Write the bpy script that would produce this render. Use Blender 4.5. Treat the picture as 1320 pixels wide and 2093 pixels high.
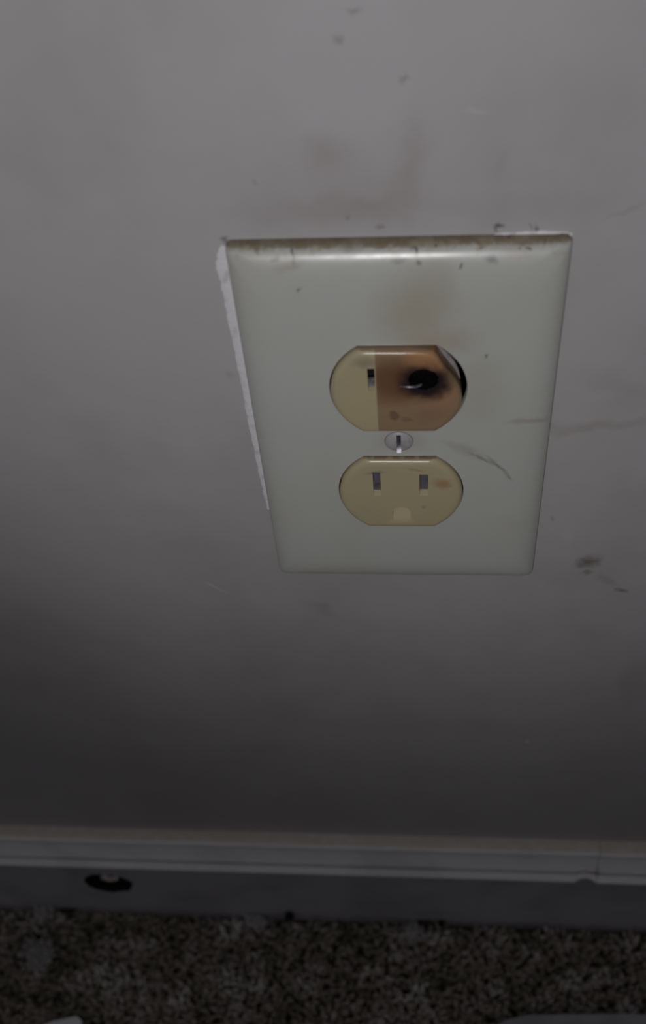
import bpy, bmesh, math, random
from mathutils import Vector, Matrix, Euler, noise
from mathutils.geometry import delaunay_2d_cdt
random.seed(7)
S = bpy.context.scene
COL = S.collection
for o in list(bpy.data.objects): bpy.data.objects.remove(o)
MM = 0.001

# ------------------------------------------------------------------ camera
FPX = 2236.75
CAM_LOC = Vector((13.163, -206.35, 210.09)) * MM
CAM_ROT = Euler((0.7037326, 0.0949096, 0.0685002), 'XYZ')
cd = bpy.data.cameras.new('camera')
cam = bpy.data.objects.new('camera', cd)
COL.objects.link(cam)
cam.location = CAM_LOC
cam.rotation_euler = CAM_ROT
cd.sensor_fit = 'VERTICAL'
cd.sensor_height = 36
cd.lens = FPX / 2093 * 36
cd.clip_start = 0.01
cd.dof.use_dof = True
cd.dof.focus_distance = 0.315
cd.dof.aperture_fstop = 11
S.camera = cam

# ------------------------------------------------------------------ light and exposure
w = bpy.data.worlds.new('world'); S.world = w; w.use_nodes = True
w.node_tree.nodes['Background'].inputs[0].default_value = (0.97, 0.95, 1.0, 1)
w.node_tree.nodes['Background'].inputs[1].default_value = 0.095
S.view_settings.view_transform = 'Standard'
S.view_settings.look = 'None'
S.view_settings.gamma = 1
S.view_settings.exposure = 0

def spot_lamp(name, loc, target, energy, size_deg, blend, radius, color=(1, 1, 1)):
    ld = bpy.data.lights.new(name, 'SPOT')
    ld.energy = energy; ld.spot_size = math.radians(size_deg); ld.spot_blend = blend
    ld.shadow_soft_size = radius; ld.color = color
    lo = bpy.data.objects.new(name, ld); COL.objects.link(lo)
    lo.location = loc
    lo.rotation_euler = (Vector(target) - Vector(loc)).to_track_quat('-Z', 'Y').to_euler()
    return lo
# the torch held beside the camera
spot_lamp('torch_lamp', (-0.010, -0.259, 0.150), (0.002, 0, 0.093), 1.17, 95.4, 0.787, 0.009, (1, 0.985, 0.99))

# ------------------------------------------------------------------ helpers
_RM = CAM_ROT.to_matrix()
def on_wall(x, y, Y):
    """point of the plane Y (mm, negative = in front of the wall) seen at pixel x, y; in mm"""
    d = _RM @ Vector(((x - 660) / FPX, -(y - 1046.5) / FPX, -1))
    t = (Y * MM - CAM_LOC.y) / d.y
    return (CAM_LOC + d * t) / MM
def on_floor(x, y, Z):
    d = _RM @ Vector(((x - 660) / FPX, -(y - 1046.5) / FPX, -1))
    t = (Z * MM - CAM_LOC.z) / d.z
    return (CAM_LOC + d * t) / MM
ROLL = 0.0219965
def plate_local(x, y, Y):
    p = on_wall(x, y, Y)
    c, s = math.cos(-ROLL), math.sin(-ROLL)      # undo the slight turn of the plate
    return Vector((c * p.x + s * p.z, p.y, -s * p.x + c * p.z))

def obj(name, bm, mat=None, parent=None, smooth=True, angle=35):
    bmesh.ops.recalc_face_normals(bm, faces=bm.faces)
    me = bpy.data.meshes.new(name)
    bmesh.ops.scale(bm, vec=(MM, MM, MM), verts=bm.verts)
    bm.to_mesh(me); bm.free()
    o = bpy.data.objects.new(name, me); COL.objects.link(o)
    if mat: me.materials.append(mat)
    if parent: o.parent = parent
    if smooth:
        for p in me.polygons: p.use_smooth = True
        me.set_sharp_from_angle(angle=math.radians(angle))
    return o
def tag(o, label=None, cat=None, group=None, kind=None):
    if label: o['label'] = label
    if cat: o['category'] = cat
    if group: o['group'] = group
    if kind: o['kind'] = kind
    return o
def empty(name, loc, rot=(0, 0, 0)):
    o = bpy.data.objects.new(name, None); COL.objects.link(o)
    o.empty_display_size = 0.02
    o.location = loc; o.rotation_euler = rot
    return o
def ring(bm, pts): return [bm.verts.new(p) for p in pts]
def bridge(bm, a, b):
    n = len(a)
    for i in range(n): bm.faces.new((a[i], a[(i + 1) % n], b[(i + 1) % n], b[i]))
def inside(p, L):
    r = False; n = len(L)
    for i in range(n):
        a, b = L[i], L[(i + 1) % n]
        if (a[1] > p[1]) != (b[1] > p[1]) and p[0] < (b[0] - a[0]) * (p[1] - a[1]) / (b[1] - a[1]) + a[0]: r = not r
    return r
def fill(bm, loops):
    """face the area between an outer loop and its holes"""
    vs, es, polys = [], [], []
    for L in loops:
        k = len(vs); vs += L; es += [(k + i, k + (i + 1) % len(L)) for i in range(len(L))]
        polys.append([(v.co.x, v.co.z) for v in L])
    r = delaunay_2d_cdt([Vector((v.co.x, v.co.z)) for v in vs], es, [], 0, 1e-5)
    for f in r[2]:
        ids = [r[3][i][0] for i in f]
        c = (sum(vs[i].co.x for i in ids) / 3, sum(vs[i].co.z for i in ids) / 3)
        if inside(c, polys[0]) and not any(inside(c, q) for q in polys[1:]):
            bm.faces.new([vs[i] for i in ids])

# ------------------------------------------------------------------ materials
class Mat:
    def __init__(s, name, color, rough=0.5, spec=0.5, metal=0.0):
        s.m = bpy.data.materials.new(name); s.m.use_nodes = True
        s.t = s.m.node_tree; s.n = s.t.nodes; s.l = s.t.links
        s.b = s.n['Principled BSDF']
        s.b.inputs['Roughness'].default_value = rough
        s.b.inputs['Specular IOR Level'].default_value = spec
        s.b.inputs['Metallic'].default_value = metal
        rgb = s.n.new('ShaderNodeRGB'); rgb.outputs[0].default_value = (*color, 1)
        s.col = rgb.outputs[0]
        s.tc = s.n.new('ShaderNodeTexCoord').outputs['Object']
        s.warped = None
        s.bump = None
    def noise(s, scale, detail=3, rough=0.5, vec=None, dist=0.0):
        k = s.n.new('ShaderNodeTexNoise'); k.inputs['Scale'].default_value = scale
        k.inputs['Detail'].default_value = detail; k.inputs['Roughness'].default_value = rough
        k.inputs['Distortion'].default_value = dist
        s.l.new(vec or s.tc, k.inputs['Vector']); return k.outputs['Fac']
    def warp(s, scale=250, amt=0.003):
        k = s.n.new('ShaderNodeTexNoise'); k.inputs['Scale'].default_value = scale; k.inputs['Detail'].default_value = 4
        s.l.new(s.tc, k.inputs['Vector'])
        a = s.n.new('ShaderNodeVectorMath'); a.operation = 'SUBTRACT'; a.inputs[1].default_value = (.5, .5, .5)
        s.l.new(k.outputs['Color'], a.inputs[0])
        b = s.n.new('ShaderNodeVectorMath'); b.operation = 'MULTIPLY_ADD'; b.inputs[1].default_value = (amt,) * 3
        s.l.new(a.outputs[0], b.inputs[0]); s.l.new(s.tc, b.inputs[2])
        s.warped = b.outputs[0]; return s
    def math(s, op, a, b=None, c=None, clamp=False):
        k = s.n.new('ShaderNodeMath'); k.operation = op; k.use_clamp = clamp
        for i, v in enumerate((a, b, c)):
            if v is None: continue
            if isinstance(v, (int, float)): k.inputs[i].default_value = v
            else: s.l.new(v, k.inputs[i])
        return k.outputs[0]
    def rng(s, v, a, b, c=0.0, d=1.0, smooth=True):
        k = s.n.new('ShaderNodeMapRange'); k.interpolation_type = 'SMOOTHSTEP' if smooth else 'LINEAR'
        s.l.new(v, k.inputs[0])
        for i, x in enumerate((a, b, c, d)): k.inputs[1 + i].default_value = x
        return k.outputs[0]
    def mix(s, color, fac):
        k = s.n.new('ShaderNodeMix'); k.data_type = 'RGBA'
        if isinstance(fac, (int, float)): k.inputs[0].default_value = fac
        else: s.l.new(fac, k.inputs[0])
        s.l.new(s.col, k.inputs[6])
        if isinstance(color, tuple): k.inputs[7].default_value = (*color, 1)
        else: s.l.new(color, k.inputs[7])
        s.col = k.outputs[2]; return s
    def ell(s, c, r, ang=0, inner=0.0, outer=1.0):
        """soft ellipse mask in the x-z plane; c, r in mm"""
        k = s.n.new('ShaderNodeMapping'); k.vector_type = 'TEXTURE'
        k.inputs['Location'].default_value = (c[0] * MM, 0, c[1] * MM)
        k.inputs['Rotation'].default_value = (0, -math.radians(ang), 0)
        k.inputs['Scale'].default_value = (r[0] * MM, 1000, r[1] * MM)
        s.l.new(s.warped or s.tc, k.inputs['Vector'])
        q = s.n.new('ShaderNodeVectorMath'); q.operation = 'LENGTH'; s.l.new(k.outputs[0], q.inputs[0])
        return s.rng(q.outputs['Value'], outer, inner)
    def spot(s, c, r, color, strength, ang=0, inner=0.0):
        f = s.ell(c, r, ang, inner)
        return s.mix(color, s.math('MULTIPLY', f, strength))
    def axis(s, i):
        k = s.n.new('ShaderNodeSeparateXYZ'); s.l.new(s.tc, k.inputs[0]); return k.outputs[i]
    def normal_up(s):
        g = s.n.new('ShaderNodeNewGeometry'); k = s.n.new('ShaderNodeSeparateXYZ')
        s.l.new(g.outputs['Normal'], k.inputs[0]); return k.outputs[2]
    def add_bump(s, height, strength, dist):
        k = s.n.new('ShaderNodeBump'); k.inputs['Strength'].default_value = strength; k.inputs['Distance'].default_value = dist
        s.l.new(height, k.inputs['Height'])
        if s.bump: s.l.new(s.bump, k.inputs['Normal'])
        s.bump = k.outputs[0]; return s
    def done(s, rough=None):
        s.l.new(s.col, s.b.inputs['Base Color'])
        if s.bump: s.l.new(s.bump, s.b.inputs['Normal'])
        if rough is not None: s.l.new(rough, s.b.inputs['Roughness'])
        return s.m

def wspot(M, px, rpx, color, strength, ang=0, inner=0.0, Y=0, local=False):
    """stain whose place is found on the wall or plate plane; size in mm"""
    p = plate_local(*px, Y) if local else on_wall(*px, Y)
    M.spot((p.x, p.z), rpx, color, strength, ang, inner)

# wall paint
M = Mat('grey_wall_paint', (0.425, 0.412, 0.42), 0.55, 0.4).warp(90, 0.012)
M.mix((0.385, 0.37, 0.375), M.rng(M.noise(14, 4, .6), .42, .68))
brown = (0.25, 0.20, 0.18); dark = (0.13, 0.12, 0.12)
for a in [((740, 400), (22, 10), brown, .20, 5), ((835, 330), (6, 17), brown, .25, -15), ((675, 320), (9, 8), brown, .26, 0),
          ((755, 400), (8, 3), dark, .10, 0), ((700, 430), (36, 6), brown, .22, 0), ((1030, 330), (3, 7), brown, .10, 0),
          ((1110, 420), (26, 6), brown, .10, 0), ((1215, 868), (34, 3.4), brown, .30, 4), ((1240, 780), (16, 5), brown, .13, -25),
          ((1280, 435), (6, 1.6), dark, .16, 30), ((1200, 1290), (16, 8), dark, .10, -30),
          ((650, 1245), (10, 4.5), (0.2, 0.19, 0.12), .24, -40), ((1290, 1400), (7, 26), dark, .13, 0), ((800, 1480), (70, 10), brown, .10, 0),
          ((350, 1480), (70, 14), brown, .10, 0), ((525, 372), (1.2, 1.0), brown, .4, 0), ((470, 770), (2, 2), brown, .2, 0)]:
    wspot(M, *a)
M.warp(500, 0.003)
M.mix((0.50, 0.50, 0.52), M.math('MULTIPLY', M.ell(tuple(on_wall(700, 130, 0).xz), (16, 20), 0, .75, 1.0), .12))
for a in [((727, 20), (2.0, 1.1), dark, .5), ((690, 82), (1.6, 1.5), dark, .4), ((825, 161), (1.5, 1.2), dark, .5),
          ((776, 465), (1.6, 1.0), dark, .5), ((710, 443), (1.3, .7), dark, .4), ((1195, 1150), (4.2, 4.2), (0.10, 0.08, 0.06), .62),
          ((1212, 1146), (4.6, 4.4), (0.13, 0.11, 0.08), .55), ((1200, 1170), (2.6, 1.5), (0.1, 0.08, 0.06), .5), ((1240, 1185), (7, 3), brown, .32, -45),
          ((1270, 1207), (3.4, 1.8), (0.12, 0.10, 0.06), .6, -30), ((1016, 462), (1.2, .9), (0.05,) * 3, .8), ((1014, 470), (.6, 1.6), (0.05,) * 3, .7),
          ((1024, 460), (1.4, .5), (0.05,) * 3, .6, 20), ((1100, 470), (.9, 2.0), (0.05,) * 3, .75, 20), ((1083, 462), (.5, 1.2), (0.05,) * 3, .5, 20),
          ((460, 490), (1.6, 1.1), (0.07,) * 3, .6), ((975, 228), (4, .6), (0.6,) * 3, .35, -15), ((440, 1200), (7, .9), (0.62,) * 3, .35, -45),
          ((1078, 1515), (1.6, 2.2), (0.7,) * 3, .55), ((1160, 1100), (3, 5), (0.55,) * 3, .15), ((1130, 1060), (1.4, 2), dark, .3)]:
    wspot(M, *a)
M.add_bump(M.noise(900, 3), .10, .0004).add_bump(M.noise(120, 2), .12, .0008)
wall_mat = M.done(M.rng(M.noise(40, 3), .3, .7, .5, .64))

# bare plaster/paint ridge around the plate
M = Mat('white_paint_edge', (0.72, 0.70, 0.74), 0.6, 0.3); M.mix((0.54, 0.52, 0.54), M.rng(M.noise(300, 3), .5, .75))
ridge_mat = M.add_bump(M.noise(900, 3), .4, .0004).done()

# plate plastic
PY = -5.6
M = Mat('aged_white_plastic', (0.485, 0.495, 0.468), 0.33, 0.65).warp(160, 0.006)
M.mix((0.46, 0.45, 0.40), M.rng(M.noise(25, 3), .45, .75, 0, .6))
for a in [((850, 640), (15, 17), (0.34, 0.28, 0.17), .50), ((880, 570), (9, 12), (0.34, 0.30, 0.21), .25), ((980, 800), (12, 20), (0.36, 0.34, 0.24), .30),
          ((900, 700), (14, 6), (0.36, 0.26, 0.15), .35), ((1080, 865), (9, 1.6), (0.24, 0.17, 0.14), .35, -4),
          ((950, 920), (10, 2.6), (0.25, 0.22, 0.2), .30, -28), ((820, 900), (11, 6), (0.30, 0.26, 0.22), .30)]:
    wspot(M, *a, Y=PY, local=True)
M.warp(600, 0.002)
for a in [((985, 935), (6.2, .9), (0.14, 0.13, 0.11), .5, -35), ((1018, 950), (7, .9), (0.12, 0.11, 0.10), .55, -50), ((1040, 973), (3, .8), (0.14, 0.12, 0.1), .45, -50),
          ((610, 590), (1.3, .9), (0.10,) * 3, .6, 30), ((994, 725), (.8, 1.3), (0.12, 0.08, 0.06), .8), ((845, 515), (1.6, 1.0), (0.06,) * 3, .7, 20),
          ((851, 520), (.7, 1.8), (0.03,) * 3, .9, 20), ((855, 538), (.7, 1.1), (0.08,) * 3, .8), ((942, 545), (.6, 1.5), (0.05,) * 3, .8, -15),
          ((815, 533), (3, 1.6), (0.15,) * 3, .6), ((1005, 533), (2.5, 1.3), (0.13,) * 3, .6, -20), ((596, 525), (.7, 3.2), (0.05,) * 3, .8, 5),
          ((562, 533), (1.6, .9), (0.12,) * 3, .6, 20), ((525, 520), (.8, 1.5), (0.1,) * 3, .7, 10), ((602, 512), (.8, 2), (0.08,) * 3, .6),
          ((715, 520), (3, 1.2), (0.2, 0.18, 0.16), .5), ((1055, 520), (6, 2), (0.3, 0.2, 0.17), .35), ((590, 545), (6, 2), (0.28, 0.2, 0.16), .3, 20)]:
    wspot(M, *a, Y=PY + .5, local=True)
# dust that settled on the top edge
z = M.axis(2)
nf = M.noise(420, 5, .7)
up = M.rng(M.math('ADD', z, M.math('MULTIPLY', M.math('SUBTRACT', nf, .5), .0022)), .0604, .0614)
y = M.axis(1)
M.mix((0.21, 0.165, 0.105), M.math('MULTIPLY', up, M.rng(M.noise(260, 4, .7), .25, .6, .75, 1)))
M.mix((0.34, 0.29, 0.20), M.math('MULTIPLY', M.math('MULTIPLY', M.rng(M.math('ADD', z, M.math('MULTIPLY', M.math('SUBTRACT', nf, .5), .008)), .0578, .0605), M.rng(M.noise(300, 4, .6), .5, .66)), .6))
M.mix((0.06, 0.05, 0.04), M.math('MULTIPLY', M.rng(z, .0575, .0605), M.rng(M.noise(620, 2, .5), .66, .74, 0, .8)))
plate_mat = M.done(M.math('ADD', M.math('MULTIPLY', up, .4), M.rng(M.noise(150, 4), .3, .7, .27, .36)))

# receptacle faces
FY = -7.4
def face_material(name, burnt):
    M = Mat(name, (0.445, 0.385, 0.235), 0.27, 0.55).warp(220, 0.004)
    M.mix((0.41, 0.365, 0.25), M.rng(M.noise(60, 3), .45, .7, 0, .7))
    L = lambda *p: tuple(plate_local(*p, FY).xz)
    if burnt:
        # scorch with a straight left border
        x = M.axis(0); x0 = L(769, 800)[0] * MM
        edge = M.rng(x, x0 - .00015, x0 + .00025)
        M.mix((0.25, 0.145, 0.08), M.math('MULTIPLY', edge, .74))
        M.mix((0.165, 0.083, 0.045), M.math('MULTIPLY', M.math('MULTIPLY', edge, M.ell(L(812, 778), (14, 11), 0, .25)), .95))
        M.mix((0.44, 0.22, 0.10), M.math('MULTIPLY', M.ell(L(885, 738), (10, 4.4), -24, .3), .7))
        M.mix((0.50, 0.38, 0.32), M.math('MULTIPLY', M.ell(L(912, 722), (3.4, 4.2), -30, .4), .8))
        M.mix((0.36, 0.19, 0.12), M.math('MULTIPLY', M.ell(L(910, 815), (8, 7.5), 0, .2), .5))
        M.mix((0.22, 0.13, 0.09), M.math('MULTIPLY', M.ell(L(880, 850), (7, 5), 20, .1), .35))
        M.mix((0.10, 0.045, 0.03), M.math('MULTIPLY', M.ell(L(866, 780), (9.6, 7.8), 0, .3), .92))
        M.mix((0.02, 0.014, 0.018), M.math('MULTIPLY', M.ell(L(867, 782), (8.0, 6.6), -10, .45), .97))
        M.mix((0.09, 0.05, 0.06), M.math('MULTIPLY', M.ell(L(803, 848), (1.8, 2.2), 20, .4), .5))
        M.mix((0.13, 0.08, 0.07), M.math('MULTIPLY', M.ell(L(830, 857), (2.4, 1.4), -20, .3), .4))
        M.mix((0.26, 0.21, 0.16), M.math('MULTIPLY', M.ell(L(745, 738), (5, 3), 0, .1), .6))
    else:
        M.spot(L(902, 988), (3.4, 3.2), (0.33, 0.16, 0.075), .62, 0, .15)
        M.spot(L(770, 965), (4.0, .8), (0.1, 0.1, 0.08), .45)
        M.spot(L(848, 962), (4.0, .8), (0.12, 0.11, 0.08), .35, -15)
        M.spot(L(866, 1035), (1.4, .9), (0.15, 0.14, 0.1), .4)
    M.warp(500, .002)
    # grime on the upward rim
    zt = (13.2 + (19.45 if burnt else -19.45)) * MM
    M.mix((0.24, 0.17, 0.11) if burnt else (0.17, 0.13, 0.075), M.math('MULTIPLY', M.math('MULTIPLY', M.rng(M.normal_up(), .8, .98), M.rng(M.axis(2), zt - .002, zt - .001)), M.rng(M.noise(500, 4), .3, .55, .45, .95)))
    if not burnt: M.spot(L(806, 925), (3.6, 1.5), (0.08, 0.045, 0.02), .8)
    M.add_bump(M.noise(300, 3), .12 if burnt else .05, .0006)
    return M.done()
face_mat_burnt = face_material('scorched_ivory_plastic', True)
face_mat_clean = face_material('ivory_plastic', False)
metal_mat = (lambda M: M.mix((0.2, 0.19, 0.19), M.rng(M.noise(500, 3), .4, .7)).done())(Mat('dull_contact_metal', (0.36, 0.35, 0.38), 0.45, .5, .55))
slot_metal = (lambda M: M.mix((0.085, 0.08, 0.09), M.rng(M.noise(400, 3), .5, .8)).done())(Mat('grey_contact_metal', (0.15, 0.14, 0.165), 0.5, .4, .2))
strap_mat = (lambda M: M.mix((0.30, 0.27, 0.26), M.rng(M.noise(400, 3), .4, .7)).done())(Mat('grey_strap_metal', (0.42, 0.39, 0.40), 0.45, .5, .3))
soot_mat = (lambda M: M.mix((0.006, 0.004, 0.005), M.rng(M.noise(700, 3), .4, .7)).add_bump(M.noise(900, 3), .6, .0008).done())(Mat('black_soot', (0.002, 0.002, 0.002), 0.8, .1))
box_and_slot_mat = (lambda M: M.mix((0.006, 0.006, 0.006), M.rng(M.noise(300, 3), .4, .7)).done())(Mat('dark_box_and_slot_depth', (0.012, 0.011, 0.011), 0.8, .2))
screw_mat = (lambda M: M.mix((0.33, 0.31, 0.32), M.rng(M.noise(600, 3), .4, .7)).done())(Mat('painted_screw', (0.38, 0.37, 0.38), 0.42, .4, .0))
slotdark_mat = (lambda M: M.mix((0.12, 0.11, 0.13), M.rng(M.noise(600, 3), .4, .7)).done())(Mat('screw_groove', (0.26, 0.25, 0.29), 0.42, .5, .8))

# trim
M = Mat('grey_white_trim_paint', (0.90, 0.895, 0.91), 0.34, 0.55)
M.mix((0.78, 0.78, 0.80), M.rng(M.noise(30, 4, .6), .45, .7))
dust = M.math('MULTIPLY', M.rng(M.normal_up(), .55, .9), M.rng(M.noise(220, 5, .65), .2, .6, .6, 1))
M.mix((0.66, 0.60, 0.53), dust)
trim_mat = M.add_bump(M.noise(500, 3), .15, .0004).done(M.math('ADD', M.math('MULTIPLY', dust, .4), .4))
M = Mat('grey_baseboard_paint', (0.38, 0.37, 0.41), 0.5, 0.4).warp(200, .004)
M.mix((0.30, 0.29, 0.31), M.rng(M.noise(25, 4, .6), .4, .7))
for px, r, s in [((1278, 1858), (9, 1.1), .6), ((1290, 1848), (5, .8), .3)]:
    p = on_wall(*px, -7.5); M.spot((p.x, p.z), r, (0.75, 0.75, 0.8), s, 3)
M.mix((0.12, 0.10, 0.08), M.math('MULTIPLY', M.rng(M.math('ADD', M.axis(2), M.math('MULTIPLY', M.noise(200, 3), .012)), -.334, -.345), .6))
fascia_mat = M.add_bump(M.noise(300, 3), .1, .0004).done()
M = Mat('carpet_backing', (0.05, 0.042, 0.034), 0.95, .1); M.mix((0.02, 0.018, 0.014), M.rng(M.noise(300, 4), .4, .6))
floor_mat = M.add_bump(M.noise(350, 4), 1, .004).done()
# carpet yarn: colour differs from tuft to tuft
M = Mat('taupe_carpet_yarn', (0.175, 0.15, 0.12), 0.9, .12)
at = M.n.new('ShaderNodeAttribute'); at.attribute_name = 'tuft'
cr = M.n.new('ShaderNodeValToRGB'); M.l.new(at.outputs['Fac'], cr.inputs[0])
e = cr.color_ramp.elements; e[0].position = 0; e[0].color = (0.17, 0.145, 0.105, 1); e[1].position = 1; e[1].color = (0.72, 0.68, 0.65, 1)
for p, c in ((.3, (0.30, 0.27, 0.205)), (.6, (0.41, 0.365, 0.32)), (.85, (0.54, 0.50, 0.47))):
    q = e.new(p); q.color = (*c, 1)
M.col = cr.outputs[0]
yarn_mat = M.done()
def simple(name, c1, c2, rough=.6, sc=300, spec=.3):
    M = Mat(name, c1, rough, spec); M.mix(c2, M.rng(M.noise(sc, 3), .4, .65)); return M.done()
black_mat = simple('black_bead_and_hole_shade', (0.006, 0.006, 0.006), (0.012, 0.01, 0.01), .5, 400, .2)
lint_mat = simple('grey_lint', (0.66, 0.64, 0.65), (0.42, 0.41, 0.41), .9, 600)
paper_mat = simple('white_paper', (0.88, 0.89, 0.92), (0.82, 0.82, 0.85), .6, 60)
card_mat = simple('grey_card', (0.40, 0.41, 0.44), (0.34, 0.345, 0.37), .6, 60)
stub_mat = simple('pale_stub', (0.8, 0.72, 0.66), (0.3, 0.27, 0.25), .5, 500)
crumb_mat = simple('dark_crumb', (0.02, 0.014, 0.012), (0.035, 0.02, 0.016), .8, 500)

# ------------------------------------------------------------------ the setting
ZF = -357.0                              # carpet backing
bm = bmesh.new()
outer = ring(bm, [(-1500, 0, ZF - 10), (1500, 0, ZF - 10), (1500, 0, 2000), (-1500, 0, 2000)])
c, s_ = math.cos(ROLL), math.sin(ROLL)
hole = ring(bm, [(c * x + s_ * z_, 0, -s_ * x + c * z_) for x, z_ in ((-27, -48), (27, -48), (27, 48), (-27, 48))])
fill(bm, [outer, hole])
back = ring(bm, [(v.co.x, 12, v.co.z) for v in hole]); bridge(bm, hole, back)
ob = ring(bm, [(v.co.x, 12, v.co.z) for v in outer]); bridge(bm, outer, ob)
wall = obj('wall_back', bm, wall_mat, smooth=False); tag(wall, kind='structure')
# dark metal box sunk in the wall behind the plate
bm = bmesh.new()
a = ring(bm, [(v.x, .2, v.y) for v in [Vector((c * x + s_ * z_, -s_ * x + c * z_)) for x, z_ in ((-26.8, -47.8), (26.8, -47.8), (26.8, 47.8), (-26.8, 47.8))]])
b = ring(bm, [(v.co.x, 45, v.co.z) for v in a]); bridge(bm, a, b); bm.faces.new(b)
obj('outlet_box', bm, box_and_slot_mat, wall, smooth=False)

# ragged white paint edge left of the plate and above its right end
def ridge(pts_px, inner):
    bm = bmesh.new()
    P = [on_wall(x, y, 0) for x, y in pts_px]; Q = [on_wall(x, y, 0) for x, y in inner]
    # subdivide with jitter
    def sub(L, n, j):
        out = []
        for i in range(len(L) - 1):
            for k in range(n):
                p = L[i].lerp(L[i + 1], k / n); out.append(p + Vector((random.uniform(-j, j), 0, random.uniform(-j, j))))
        out.append(L[-1]); return out
    P = sub(P, 8, .16); Q = sub(Q, 8, 0)
    n = len(P)
    rows = []
    for p, q in zip(P, Q):
        d = (q - p)
        rows.append([bm.verts.new((p.x, -.02, p.z)), bm.verts.new((p.x + d.x * .12, -.35, p.z + d.z * .12)), bm.verts.new((p.x + d.x * .5, -.42, p.z + d.z * .5)), bm.verts.new((q.x, -.3, q.z))])
    for i in range(n - 1):
        for k in range(3): bm.faces.new((rows[i][k], rows[i + 1][k], rows[i + 1][k + 1], rows[i][k + 1]))
    return bm
o = obj('paint_edge', ridge([(452, 499), (443, 522), (441, 545), (450, 575), (457, 610), (466, 655), (478, 712), (490, 775), (505, 850), (520, 925), (536, 1000), (545, 1040)],
                        [(500, 499), (500, 522), (500, 545), (500, 575), (510, 610), (510, 655), (520, 712), (530, 775), (545, 850), (550, 925), (560, 1000), (570, 1040)]), ridge_mat, wall)
o['label'] = 'rough white paint edge beside the plate'
o = obj('paint_edge', ridge([(925, 489), (960, 482), (1010, 478), (1060, 474), (1110, 472), (1150, 473), (1170, 477)],
                        [(925, 500), (960, 500), (1010, 500), (1060, 500), (1110, 500), (1140, 500), (1150, 500)]), ridge_mat, wall)
o['label'] = 'rough white paint edge above the plate'

# floor
bm = bmesh.new()
f = ring(bm, [(-1500, 0, ZF), (1500, 0, ZF), (1500, -2500, ZF), (-1500, -2500, ZF)]); g = ring(bm, [(v.co.x, v.co.y, ZF - 10) for v in f])
bm.faces.new(f); bm.faces.new(g); bridge(bm, f, g)
tag(obj('floor', bm, floor_mat, smooth=False), kind='structure')

# baseboard fascia with the dark hole
TH = 7.0
ztop = on_wall(660, 1787, -9).z - 1.0
bm = bmesh.new()
outer = ring(bm, [(-1500, -TH, ZF), (1500, -TH, ZF), (1500, -TH, ztop + 3), (-1500, -TH, ztop + 3)])
hp = [(172, 1803), (174, 1794), (181, 1789), (192, 1787), (205, 1787), (225, 1787), (245, 1792), (262, 1799), (270, 1804), (271, 1811), (266, 1820), (250, 1823), (232, 1824), (213, 1822), (196, 1818), (182, 1812)]
hv = []
for i in range(len(hp)):
    for k in range(3):
        x0, y0 = hp[i]; x1, y1 = hp[(i + 1) % len(hp)]; t = k / 3
        p = on_wall(x0 + (x1 - x0) * t + random.uniform(-.8, .8), y0 + (y1 - y0) * t + random.uniform(-.8, .8), -TH)
        hv.append((p.x, -TH, min(p.z, ztop - .2)))
hole = ring(bm, hv)
fill(bm, [outer, hole])
ob = ring(bm, [(v.co.x, 0, v.co.z) for v in outer]); bridge(bm, outer, ob)
base = obj('baseboard_back', bm, fascia_mat, smooth=False); tag(base, kind='structure')
bm = bmesh.new()
a = ring(bm, [(x, -TH + .05, z_) for x, _, z_ in hv]); cx = sum(v[0] for v in hv) / len(hv); cz = sum(v[2] for v in hv) / len(hv)
b = ring(bm, [(cx + (x - cx) * .97, -.4, cz + (z_ - cz) * .9) for x, _, z_ in hv]); bridge(bm, a, b); bm.faces.new(b)
obj('cavity', bm, black_mat, base, smooth=False)  # near-black lining paints the shade of a deep void into this shallow hole

# cap moulding
zl = on_wall(660, 1704, 0).z
prof = [(0, zl), (-3.4, zl - .15), (-5.0, zl - .8), (-5.9, zl - 2.0), (-6.0, zl - 3.4), (-5.6, zl - 5)]
zb = on_wall(660, 1787, -9.3).z
prof += [(-4.6, zl - 6.5), (-4.7, zl - 9), (-5.8, zl - 14), (-7.2, zl - 20), (-8.0, zl - 25), (-7.9, zb + 6), (-7.7, zb + 3.4), (-8.0, zb + 2.9), (-9.0, zb + 1.7), (-9.6, zb + 1.2), (-9.7, zb + .3), (-9.2, zb - .5), (-8.0, zb - .9), (0, zb - .9)]
xs = on_wall(1228, 1750, -7).x
def moulding(x0, x1, name, notch=None, dz=0, dy=0):
    bm = bmesh.new()
    xsn = [x0]
    if notch:
        xsn += [notch[0] + i * (notch[1] - notch[0]) / 8 for i in range(9)]
    xsn.append(x1)
    rows = []
    for x in sorted(set(xsn)):
        r = []
        k = 0
        if notch and notch[0] < x < notch[1]: k = math.sin(math.pi * (x - notch[0]) / (notch[1] - notch[0])) ** .7
        for (yy, zz) in prof:
            if k and zz < zb + 5 and yy < -7: zz = zz + k * 2.0; yy = yy + k * 1.2
            r.append(bm.verts.new((x, min(yy + dy, 0) if yy < 0 else yy, zz + dz)))
        rows.append(r)
    for i in range(len(rows) - 1): bridge(bm, rows[i], rows[i + 1])
    bm.faces.new(rows[0]); bm.faces.new(rows[-1])
    return tag(obj(name, bm, trim_mat, angle=50), kind='structure')
nx = on_wall(1205, 1808, -9).x
moulding(-1500, xs - .12, 'trim_1', (nx - 7, xs - .3))
moulding(xs + .12, 1500, 'trim_2', None, -.25, -.1)

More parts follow.
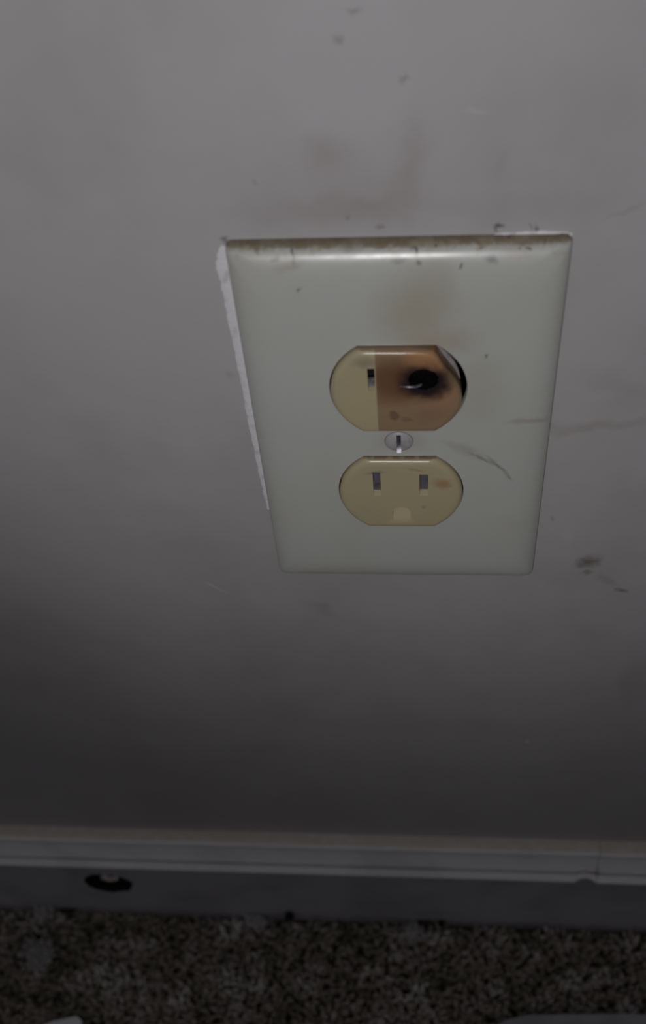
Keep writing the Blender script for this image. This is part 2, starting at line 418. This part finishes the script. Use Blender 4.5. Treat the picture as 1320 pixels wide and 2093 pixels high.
# ------------------------------------------------------------------ wall plate
plate = empty('wall_plate', (0, 0, 0), (0, ROLL, 0))
tag(plate, 'aged off-white plastic duplex wall plate with dusty top edge, screwed to the grey wall', 'wall plate')
W, H = 78.0 / 2, 123.25 / 2
def rrect(w_, h_, r, n=8):
    pts = []
    for cx_, cz_, a0 in ((w_ - r, h_ - r, 0), (-w_ + r, h_ - r, 90), (-w_ + r, -h_ + r, 180), (w_ - r, -h_ + r, 270)):
        for i in range(n + 1):
            a = math.radians(a0 + 90 * i / n); pts.append((cx_ + r * math.cos(a), cz_ + r * math.sin(a)))
    # points along the straight sides too
    out = []
    for i in range(len(pts)):
        p, q = pts[i], pts[(i + 1) % len(pts)]
        out.append(p)
        if math.hypot(q[0] - p[0], q[1] - p[1]) > 20:
            for k in range(1, 12): out.append((p[0] + (q[0] - p[0]) * k / 12, p[1] + (q[1] - p[1]) * k / 12))
    return out
RR, RFL = 17.2, 14.3
def dshape(R_, F_, n=28, m=12):
    """circle with flat top and bottom"""
    pts = []
    a = math.asin(F_ / R_)
    for i in range(n): t = -a + 2 * a * i / n; pts.append((R_ * math.cos(t), R_ * math.sin(t)))
    x = R_ * math.cos(a)
    for i in range(m): pts.append((x - 2 * x * i / m, F_))
    for i in range(n): t = math.pi - a + 2 * a * i / n; pts.append((R_ * math.cos(t), R_ * math.sin(t)))
    for i in range(m): pts.append((-x + 2 * x * i / m, -F_))
    return pts
XO, ZO, HH = -.28, .3, 19.45
bm = bmesh.new()
rings = []
for ins, yy, r in ((0, -.15, 1.6), (0, -1.4, 1.6), (.1, -2.0, 1.7), (.4, -2.65, 2.0), (.95, -3.3, 2.4), (1.8, -3.95, 3.0), (3.0, -4.55, 3.7), (4.6, -5.05, 4.6), (6.6, -5.38, 5.6), (9.2, -5.56, 7), (12, PY, 8)):
    rings.append(ring(bm, [(x, yy, z_) for x, z_ in rrect(W - ins, H - ins, r)]))
for i in range(len(rings) - 1): bridge(bm, rings[i], rings[i + 1])
holes = []
for sgn in (1, -1):
    L0 = ring(bm, [(x + XO, PY, z_ + ZO + sgn * HH) for x, z_ in dshape(RR + .15, RFL + .15)])
    L1 = ring(bm, [(x + XO, PY + .25, z_ + ZO + sgn * HH) for x, z_ in dshape(RR, RFL)])
    L2 = ring(bm, [(x + XO, PY + 2.4, z_ + ZO + sgn * HH) for x, z_ in dshape(RR, RFL)])
    bridge(bm, L0, L1); bridge(bm, L1, L2); holes.append(L0)
sc = plate_local(815, 897, PY); sc.z = .75
circ = lambda r, yy, n=32: [(sc.x + r * math.cos(6.28318 * i / n), yy, sc.z + r * math.sin(6.28318 * i / n)) for i in range(n)]
L0 = ring(bm, circ(3.9, PY)); L1 = ring(bm, circ(3.6, PY + .5)); L2 = ring(bm, circ(2.2, PY + 1.5)); bridge(bm, L0, L1); bridge(bm, L1, L2)
holes.append(L0)
fill(bm, [rings[-1]] + holes)
obj('plate_body', bm, plate_mat, plate, angle=40)
# screw with an upright slot
bm = bmesh.new()
prev = None; R0 = 3.7
N = 40
rows = []
for r, yy in ((3.7, PY + .45), (3.65, PY - .05), (3.3, PY - .4), (2.6, PY - .75), (1.6, PY - .98), (.7, PY - 1.05)):
    rows.append(ring(bm, [(sc.x + r * math.cos(2 * math.pi * i / N), yy, sc.z + r * math.sin(2 * math.pi * i / N)) for i in range(N)]))
for i in range(len(rows) - 1): bridge(bm, rows[i], rows[i + 1])
bm.faces.new(rows[-1])
screw = obj('screw', bm, screw_mat, plate)
DR, DC = 4.4, PY - 4.4 + .3      # slot cut as a slitting saw leaves it: a concave floor
def disc(bm, hw, r, x0):
    A = ring(bm, [(x0 - hw, DC + r * math.cos(2 * math.pi * i / 64), sc.z + r * math.sin(2 * math.pi * i / 64)) for i in range(64)])
    B = ring(bm, [(x0 + hw, v.co.y, v.co.z) for v in A])
    bridge(bm, A, B); bm.faces.new(A); bm.faces.new(B)
bm = bmesh.new(); disc(bm, .55, DR, sc.x)
cut = obj('cutter', bm, None, plate)
md = screw.modifiers.new('cut', 'BOOLEAN'); md.object = cut; md.solver = 'EXACT'; md.operation = 'DIFFERENCE'
bpy.context.view_layer.update()
dg = bpy.context.evaluated_depsgraph_get()
me = bpy.data.meshes.new_from_object(screw.evaluated_get(dg))
screw.modifiers.clear(); screw.data = me
bpy.data.objects.remove(cut)
bm = bmesh.new()
pr = []
for i in range(17):
    t = math.radians(-47 + 94 * i / 16)
    zz = DR * math.sin(t); yy = DC + DR * math.cos(t) - .03
    pr.append([bm.verts.new((sc.x - .54, yy, sc.z + zz)), bm.verts.new((sc.x, yy + .02, sc.z + zz)), bm.verts.new((sc.x + .54, yy, sc.z + zz))])
for i in range(16):
    for k in range(2): bm.faces.new((pr[i][k], pr[i + 1][k], pr[i + 1][k + 1], pr[i][k + 1]))
o = obj('screw_slot', bm, slotdark_mat, screw); o['label'] = 'dark upright slot across the screw head'

# ------------------------------------------------------------------ duplex receptacle
rec = empty('duplex_outlet', (0, 0, 0), (0, ROLL, 0))
tag(rec, 'ivory duplex outlet in the wall plate, its upper socket scorched brown with a burnt hole', 'outlet')
def rect_loop(x0, x1, z0, z1): return [(x0, z0), (x1, z0), (x1, z1), (x0, z1)]
def px_rect(a, b, cc, d):
    """slot corners from its left, top, right, bottom edges on the face"""
    p = plate_local(a, b, FY); q = plate_local(cc, d, FY)
    return p.x, q.x, q.z, p.z
def wob(n, r, cx_, cz_, j, sx=1, sz=1):
    return [(cx_ + r * sx * math.cos(2 * math.pi * i / n) * (1 + random.uniform(-j, j)), cz_ + r * sz * math.sin(2 * math.pi * i / n) * (1 + random.uniform(-j, j))) for i in range(n)]
def make_face(sgn, mat, slots, ground, burn=None):
    bm = bmesh.new(); zc = ZO + sgn * HH
    def P(x, z_, yy, rr=1):
        if burn:
            a = math.degrees(math.atan2(z_, x)); r = math.hypot(x, z_)
            w1 = math.exp(-((a - 33) / 25) ** 2) * .16 + math.exp(-((a - 3) / 18) ** 2) * .05
            k = 1 - w1 * (r / 17) ** 3 * (1 if yy < FY + .8 else .97)
            x *= k; z_ *= k
            yy -= .5 * math.exp(-((a - 90) / 40) ** 2) * (r / 17) ** 2 if yy < PY - .5 else 0
        return (x + XO, yy, z_ + zc)
    R1, F1 = RR - .3, RFL - .2
    prof_ = ((0, -2.0), (0, FY + 1.35), (.12, FY + .95), (.36, FY + .58), (.75, FY + .27), (1.3, FY + .08), (2.1, FY))
    rs = [ring(bm, [P(x, z_, yy) for x, z_ in dshape(R1 - i_, F1 - i_)]) for i_, yy in prof_]
    for i in range(len(rs) - 1): bridge(bm, rs[i], rs[i + 1])
    loops = [rs[-1]]
    for (x0, x1, z0, z1), dep in slots:
        A = ring(bm, [(x, FY, z_) for x, z_ in rect_loop(x0, x1, z0, z1)])
        B = ring(bm, [(x, FY + dep, z_) for x, z_ in rect_loop(x0, x1, z0 + min(dep, 1.3) * .72, z1)])
        bridge(bm, A, B); loops.append(A)
    if ground:
        A = ring(bm, [(x, FY, z_) for x, z_ in ground[0]]); B = ring(bm, [(x, FY + ground[1] * (.3 + .7 * (z_ - ground[0][0][1]) / (ground[0][8][1] - ground[0][0][1])), z_ + (1.35 if i < 2 else 0)) for i, (x, z_) in enumerate(ground[0])])
        bridge(bm, A, B); bm.faces.new(B); loops.append(A)
    lip = None
    if burn:
        bl = wob(36, 1, burn[0], burn[1], .05, burn[2], burn[3])
        A = ring(bm, [(x, FY, z_) for x, z_ in bl]); loops.append(A); lip = bl
    fill(bm, loops)
    return obj('outlet_face', bm, mat, rec, angle=40), lip
def arch(px0, px1, ptop, pbot):
    x0, x1, z0, z1 = px_rect(px0, ptop, px1, pbot)
    r = (x1 - x0) / 2; h = z1 - z0; cx_ = (x0 + x1) / 2
    return [(x0, z0), (x1, z0)] + [(cx_ + r * math.cos(math.pi * i / 12), z0 + (h - r * .95) + r * .95 * math.sin(math.pi * i / 12)) for i in range(13)]
# lower socket
s1 = px_rect(761, 966, 779, 1014); s2 = px_rect(857, 970, 875, 1013)
low, _ = make_face(-1, face_mat_clean, [(s1, 1.5), (s2, 1.5)], (arch(802, 839, 1036, 1066), 3.0))
low['label'] = 'lower ivory outlet face, unburnt'
def contact(parent, s, dep, mat=slot_metal, name='contact', z_from=0.0, z_to=1.0):
    x0, x1, z0, z1 = s
    zz0 = z0 + (z1 - z0) * z_from; zz1 = z0 + (z1 - z0) * z_to
    bm = bmesh.new()
    a = ring(bm, [(x, FY + dep, z_) for x, z_ in rect_loop(x0 - .1, x1 + .1, zz0 - .1, zz1 + .1)])
    b = ring(bm, [(v.co.x, FY + dep + .5, v.co.z) for v in a])
    bm.faces.new(a); bm.faces.new(b); bridge(bm, a, b)
    o = obj(name, bm, mat, parent, smooth=False); o['label'] = 'grey metal contact or dark-painted depth inside the slot'
    return o
contact(low, s1, 1.5); contact(low, s2, 1.5)
# upper socket
s3 = px_rect(750, 754, 767, 799)
bc = plate_local(865, 776, FY)
up, lip = make_face(1, face_mat_burnt, [(s3, 3.0)], None, (bc.x, bc.z, 3.7, 3.4))
up['label'] = 'upper outlet face, scorched brown and melted at its right side'
c1 = contact(up, s3, 1.1, metal_mat, z_from=0.0, z_to=.42); contact(up, s3, 3.0, box_and_slot_mat)  # second plate is near-black: the slot's dark depth put into colour
# charred pit
bm = bmesh.new()
def pit(k, yy, j=0): return [(bc.x + (x - bc.x) * k, yy, bc.z + (z_ - bc.z) * k) for x, z_ in lip]
rs = [ring(bm, pit(1.0, FY)), ring(bm, pit(.93, FY + .7)), ring(bm, pit(.88, FY + 2.4)), ring(bm, pit(.7, FY + 4.2))]
for i in range(3): bridge(bm, rs[i], rs[i + 1])
bm.faces.new(rs[-1])
o = obj('burn_hole', bm, soot_mat, up); o['label'] = 'black charred pit'
# bent contact blade bared in the pit
bm = bmesh.new()
pl = [(816, 790, .2), (826, 790, .02), (838, 790.5, -.05), (849, 791, .0), (856, 791, .3), (862, 791, .9)]
pr = []
for i, (x, y_, d_) in enumerate(pl):
    p = plate_local(x, y_, FY); hw = (.05, .14, .24, .32, .32, .2)[i]
    pr.append([bm.verts.new((p.x, FY + d_ - .15, p.z + hw)), bm.verts.new((p.x, FY + d_ - .30, p.z)), bm.verts.new((p.x, FY + d_ - .10, p.z - hw)), bm.verts.new((p.x, FY + d_ + .35, p.z - hw)), bm.verts.new((p.x, FY + d_ + .35, p.z + hw))])
for i in range(len(pr) - 1): bridge(bm, pr[i], pr[i + 1])
bm.faces.new(pr[0]); bm.faces.new(pr[-1])
blade_mat = simple('sooty_blade_metal', (0.13, 0.12, 0.145), (0.06, 0.055, 0.07), .35, 400, .6)
o = obj('contact_blade', bm, blade_mat, up, angle=20); o['label'] = 'grey metal blade bared by the burn'
# mounting strap seen in the gap at the right of the upper socket
bm = bmesh.new()
for st, zc_ in ((dshape(15.5, 13.2), HH), (dshape(15.5, 13.2), -HH), (rrect(9, 48, 1.5), 0)):
    q = .05 if zc_ == 0 else 0
    a = ring(bm, [(x + XO, -3.0 + q, z_ + ZO + zc_) for x, z_ in st]); b = ring(bm, [(x + XO, -1.6 - q, z_ + ZO + zc_) for x, z_ in st])
    bridge(bm, a, b); bm.faces.new(a); bm.faces.new(b)
obj('mounting_strap', bm, strap_mat, rec, smooth=False)

# ------------------------------------------------------------------ carpet pile
bm = bmesh.new()
lay = bm.verts.layers.float.new('tuft')
def tuft(bm, x, y_, h, r, col, lean, bend, n=5):
    segs = 4
    rows = []
    for k in range(segs + 1):
        t = k / segs
        px_ = x + lean[0] * t + bend[0] * t * t; py_ = y_ + lean[1] * t + bend[1] * t * t; pz_ = ZF + h * (t - .18 * t * t * (abs(bend[0]) + abs(bend[1])) / 5)
        rr = r * (1, 1.0, .95, .8, .3)[k]
        a0 = random.random() * 2 + t * 2.2
        rw = []
        for i in range(n):
            a = a0 + 2 * math.pi * i / n
            v = bm.verts.new((px_ + rr * math.cos(a), min(py_ + rr * math.sin(a), -TH - .05), pz_ + rr * .5 * math.sin(a * 2))); v[lay] = col; rw.append(v)
        rows.append(rw)
    for k in range(segs): bridge(bm, rows[k], rows[k + 1])
    bm.faces.new(rows[-1])
x = -330.0
while x < 240:
    y_ = -TH - 1.0
    while y_ > -165:
        px_ = x + random.uniform(-1.3, 1.3); py_ = y_ + random.uniform(-1.3, 1.3)
        nz = noise.noise(Vector((px_ / 9, py_ / 9, 3.1))); nz2 = noise.noise(Vector((px_ / 28, py_ / 28, 8.1)))
        h = 7.6 + 2.6 * nz + 1.4 * nz2 + random.uniform(-1.2, 1.4)
        if py_ > -13: h *= .9
        col = min(1, max(0, .47 + .6 * nz + .4 * nz2 + random.gauss(0, .12)))
        tuft(bm, px_, py_, h, random.uniform(1.0, 1.55), col, (random.uniform(-2.2, 2.2), random.uniform(-2.2, 1.6)), (random.uniform(-3, 3), random.uniform(-3, 2.4)))
        y_ -= 2.0
    x += 2.0
tag(obj('carpet_pile', bm, yarn_mat, angle=80), 'dark brown-grey twisted carpet pile along the foot of the baseboard', 'carpet', kind='stuff')
ZP = ZF + 10.3                            # height of the pile tips

# ------------------------------------------------------------------ small things on the carpet
def sheet(name, pts_px, z, mat, thick, label, cat, curl=0):
    P = [on_floor(x, y_, z) for x, y_ in pts_px]
    cen = sum(P, Vector()) / len(P)
    bm = bmesh.new()
    f = bm.faces.new([bm.verts.new((p.x, p.y, z)) for p in P])
    bmesh.ops.triangulate(bm, faces=[f]); bmesh.ops.subdivide_edges(bm, edges=bm.edges[:], cuts=5, use_grid_fill=True)
    for v in bm.verts:
        v.co.z += curl * math.sin((v.co.x - cen.x) / 22) * .8 + curl * noise.noise(v.co / 14) * .8
    bmesh.ops.recalc_face_normals(bm, faces=bm.faces)
    r = bmesh.ops.extrude_face_region(bm, geom=bm.faces[:])
    for v in [g for g in r['geom'] if isinstance(g, bmesh.types.BMVert)]: v.co.z -= thick
    return tag(obj(name, bm, mat), label, cat)
sheet('paper_scrap', [(78, 2100), (105, 2088), (157, 2077), (166, 2085), (170, 2130), (175, 2190), (60, 2190)], ZP + 2.5, paper_mat, .35, 'small white paper scrap on the carpet, corner at the lower left', 'paper', .3)
sheet('card_sheet', [(990, 2110), (1035, 2084), (1080, 2074), (1180, 2073), (1290, 2073), (1400, 2078), (1430, 2240), (980, 2260)], ZP + 1.5, card_mat, 1.0, 'grey flat card sheet on the carpet at the lower right corner', 'card', .5)

# pale stub in the hole of the baseboard
p = on_wall(222, 1793, -TH)
bm = bmesh.new()
rows = []
for k, (r, yy) in enumerate(((2.9, -1.0), (2.9, -5.8), (3.1, -7.2), (2.7, -8.0), (1.4, -8.4))):
    rows.append(ring(bm, [(p.x + r * 1.45 * math.cos(2 * math.pi * i / 20) + .15 * k, yy, p.z - .6 + r * .62 * math.sin(2 * math.pi * i / 20)) for i in range(20)]))
for i in range(4): bridge(bm, rows[i], rows[i + 1])
bm.faces.new(rows[-1]); bm.faces.new(rows[0])
tag(obj('cable_stub', bm, stub_mat), 'pale stub poking out of the dark oval hole in the baseboard', 'cable stub')

def bead(px_, z, r, label):
    p = on_wall(*px_, -TH - r - .1)
    bm = bmesh.new(); bmesh.ops.create_icosphere(bm, subdivisions=3, radius=r)
    for v in bm.verts:
        v.co *= 1 + .05 * noise.noise(v.co * .9); v.co.z *= .9
    o = obj('bead', bm, black_mat); o.location = p * MM
    return tag(o, label, 'bead', 'black beads by the baseboard')
bead((591, 1874), ZP + 2, 2.5, 'round black bead against the baseboard, below the middle of the wall')
bead((902, 1889), ZP + 1.5, 1.9, 'smaller black bead at the right end of a dark crumb by the baseboard')
def crumb(px0, px1, z, r, label):
    a = on_floor(*px0, z); b = on_floor(*px1, z)
    bm = bmesh.new(); rows = []
    for k in range(9):
        t = k / 8; q = a.lerp(b, t); rr = r * (math.sin(math.pi * (.06 + .88 * t)) ** .5) * random.uniform(.7, 1.1)
        rows.append(ring(bm, [(q.x, min(q.y, -TH - r) + rr * math.cos(2 * math.pi * i / 8), q.z + rr * math.sin(2 * math.pi * i / 8) * .8) for i in range(8)]))
    for k in range(8): bridge(bm, rows[k], rows[k + 1])
    bm.faces.new(rows[0]); bm.faces.new(rows[-1])
    return tag(obj('debris_crumb', bm, crumb_mat), label, 'crumb', 'dark crumbs on the carpet')
crumb((852, 1886), (888, 1888), ZP + .8, 1.1, 'dark crumb touching the smaller black bead')
crumb((26, 1960), (58, 1966), ZP + 1.5, 1.3, 'dark crumb on the carpet at the left edge')
crumb((120, 1852), (160, 1853), ZP + .5, 1.1, 'dark crumb at the foot of the baseboard, below the oval hole')

def lint(px_, z, rx, ry, n, label, mat=lint_mat):
    p = on_floor(*px_, z)
    cx_, cy_ = p.x, min(p.y, -TH - ry)
    bm = bmesh.new()
    for k in range(n):
        a = random.random() * 6.28; q = random.random() ** .8
        s = Vector((cx_ + rx * q * math.cos(a), min(cy_ + ry * q * math.sin(a), -TH - .4), z + random.uniform(-1.5, 1.2) * (1 - q * .5)))
        d = Vector((random.uniform(-1, 1), random.uniform(-1, 1), random.uniform(-.3, .5))).normalized()
        rows = []
        for i in range(6):
            t = i / 5
            rr = .26 * (1 - .5 * abs(t - .5))
            rows.append(ring(bm, [(s.x + rr * math.cos(2.094 * j), min(s.y + rr * math.sin(2.094 * j), -TH - .1), s.z + rr * math.sin(2.094 * j + 1)) for j in range(3)]))
            s = s + d * .8; d = (d + Vector((random.uniform(-1, 1), random.uniform(-1, 1), random.uniform(-.7, .5)))).normalized()
        for i in range(5): bridge(bm, rows[i], rows[i + 1])
    return tag(obj('lint_tuft', bm, mat), label, 'lint', 'lint tufts on the carpet')
lint((90, 1851), ZP + 1.6, 5, 2.5, 130, 'pale lint tuft at the foot of the baseboard, leftmost')
lint((522, 1868), ZP + 1.4, 5, 3, 110, 'pale lint tuft beside the round black bead')
lint((845, 1903), ZP + .8, 4, 4, 60, 'faint lint tuft in front of the dark crumb by the smaller bead')
lint((78, 1950), ZP + 1.0, 9, 8, 240, 'large grey lint tuft beside the crumb at the left edge')
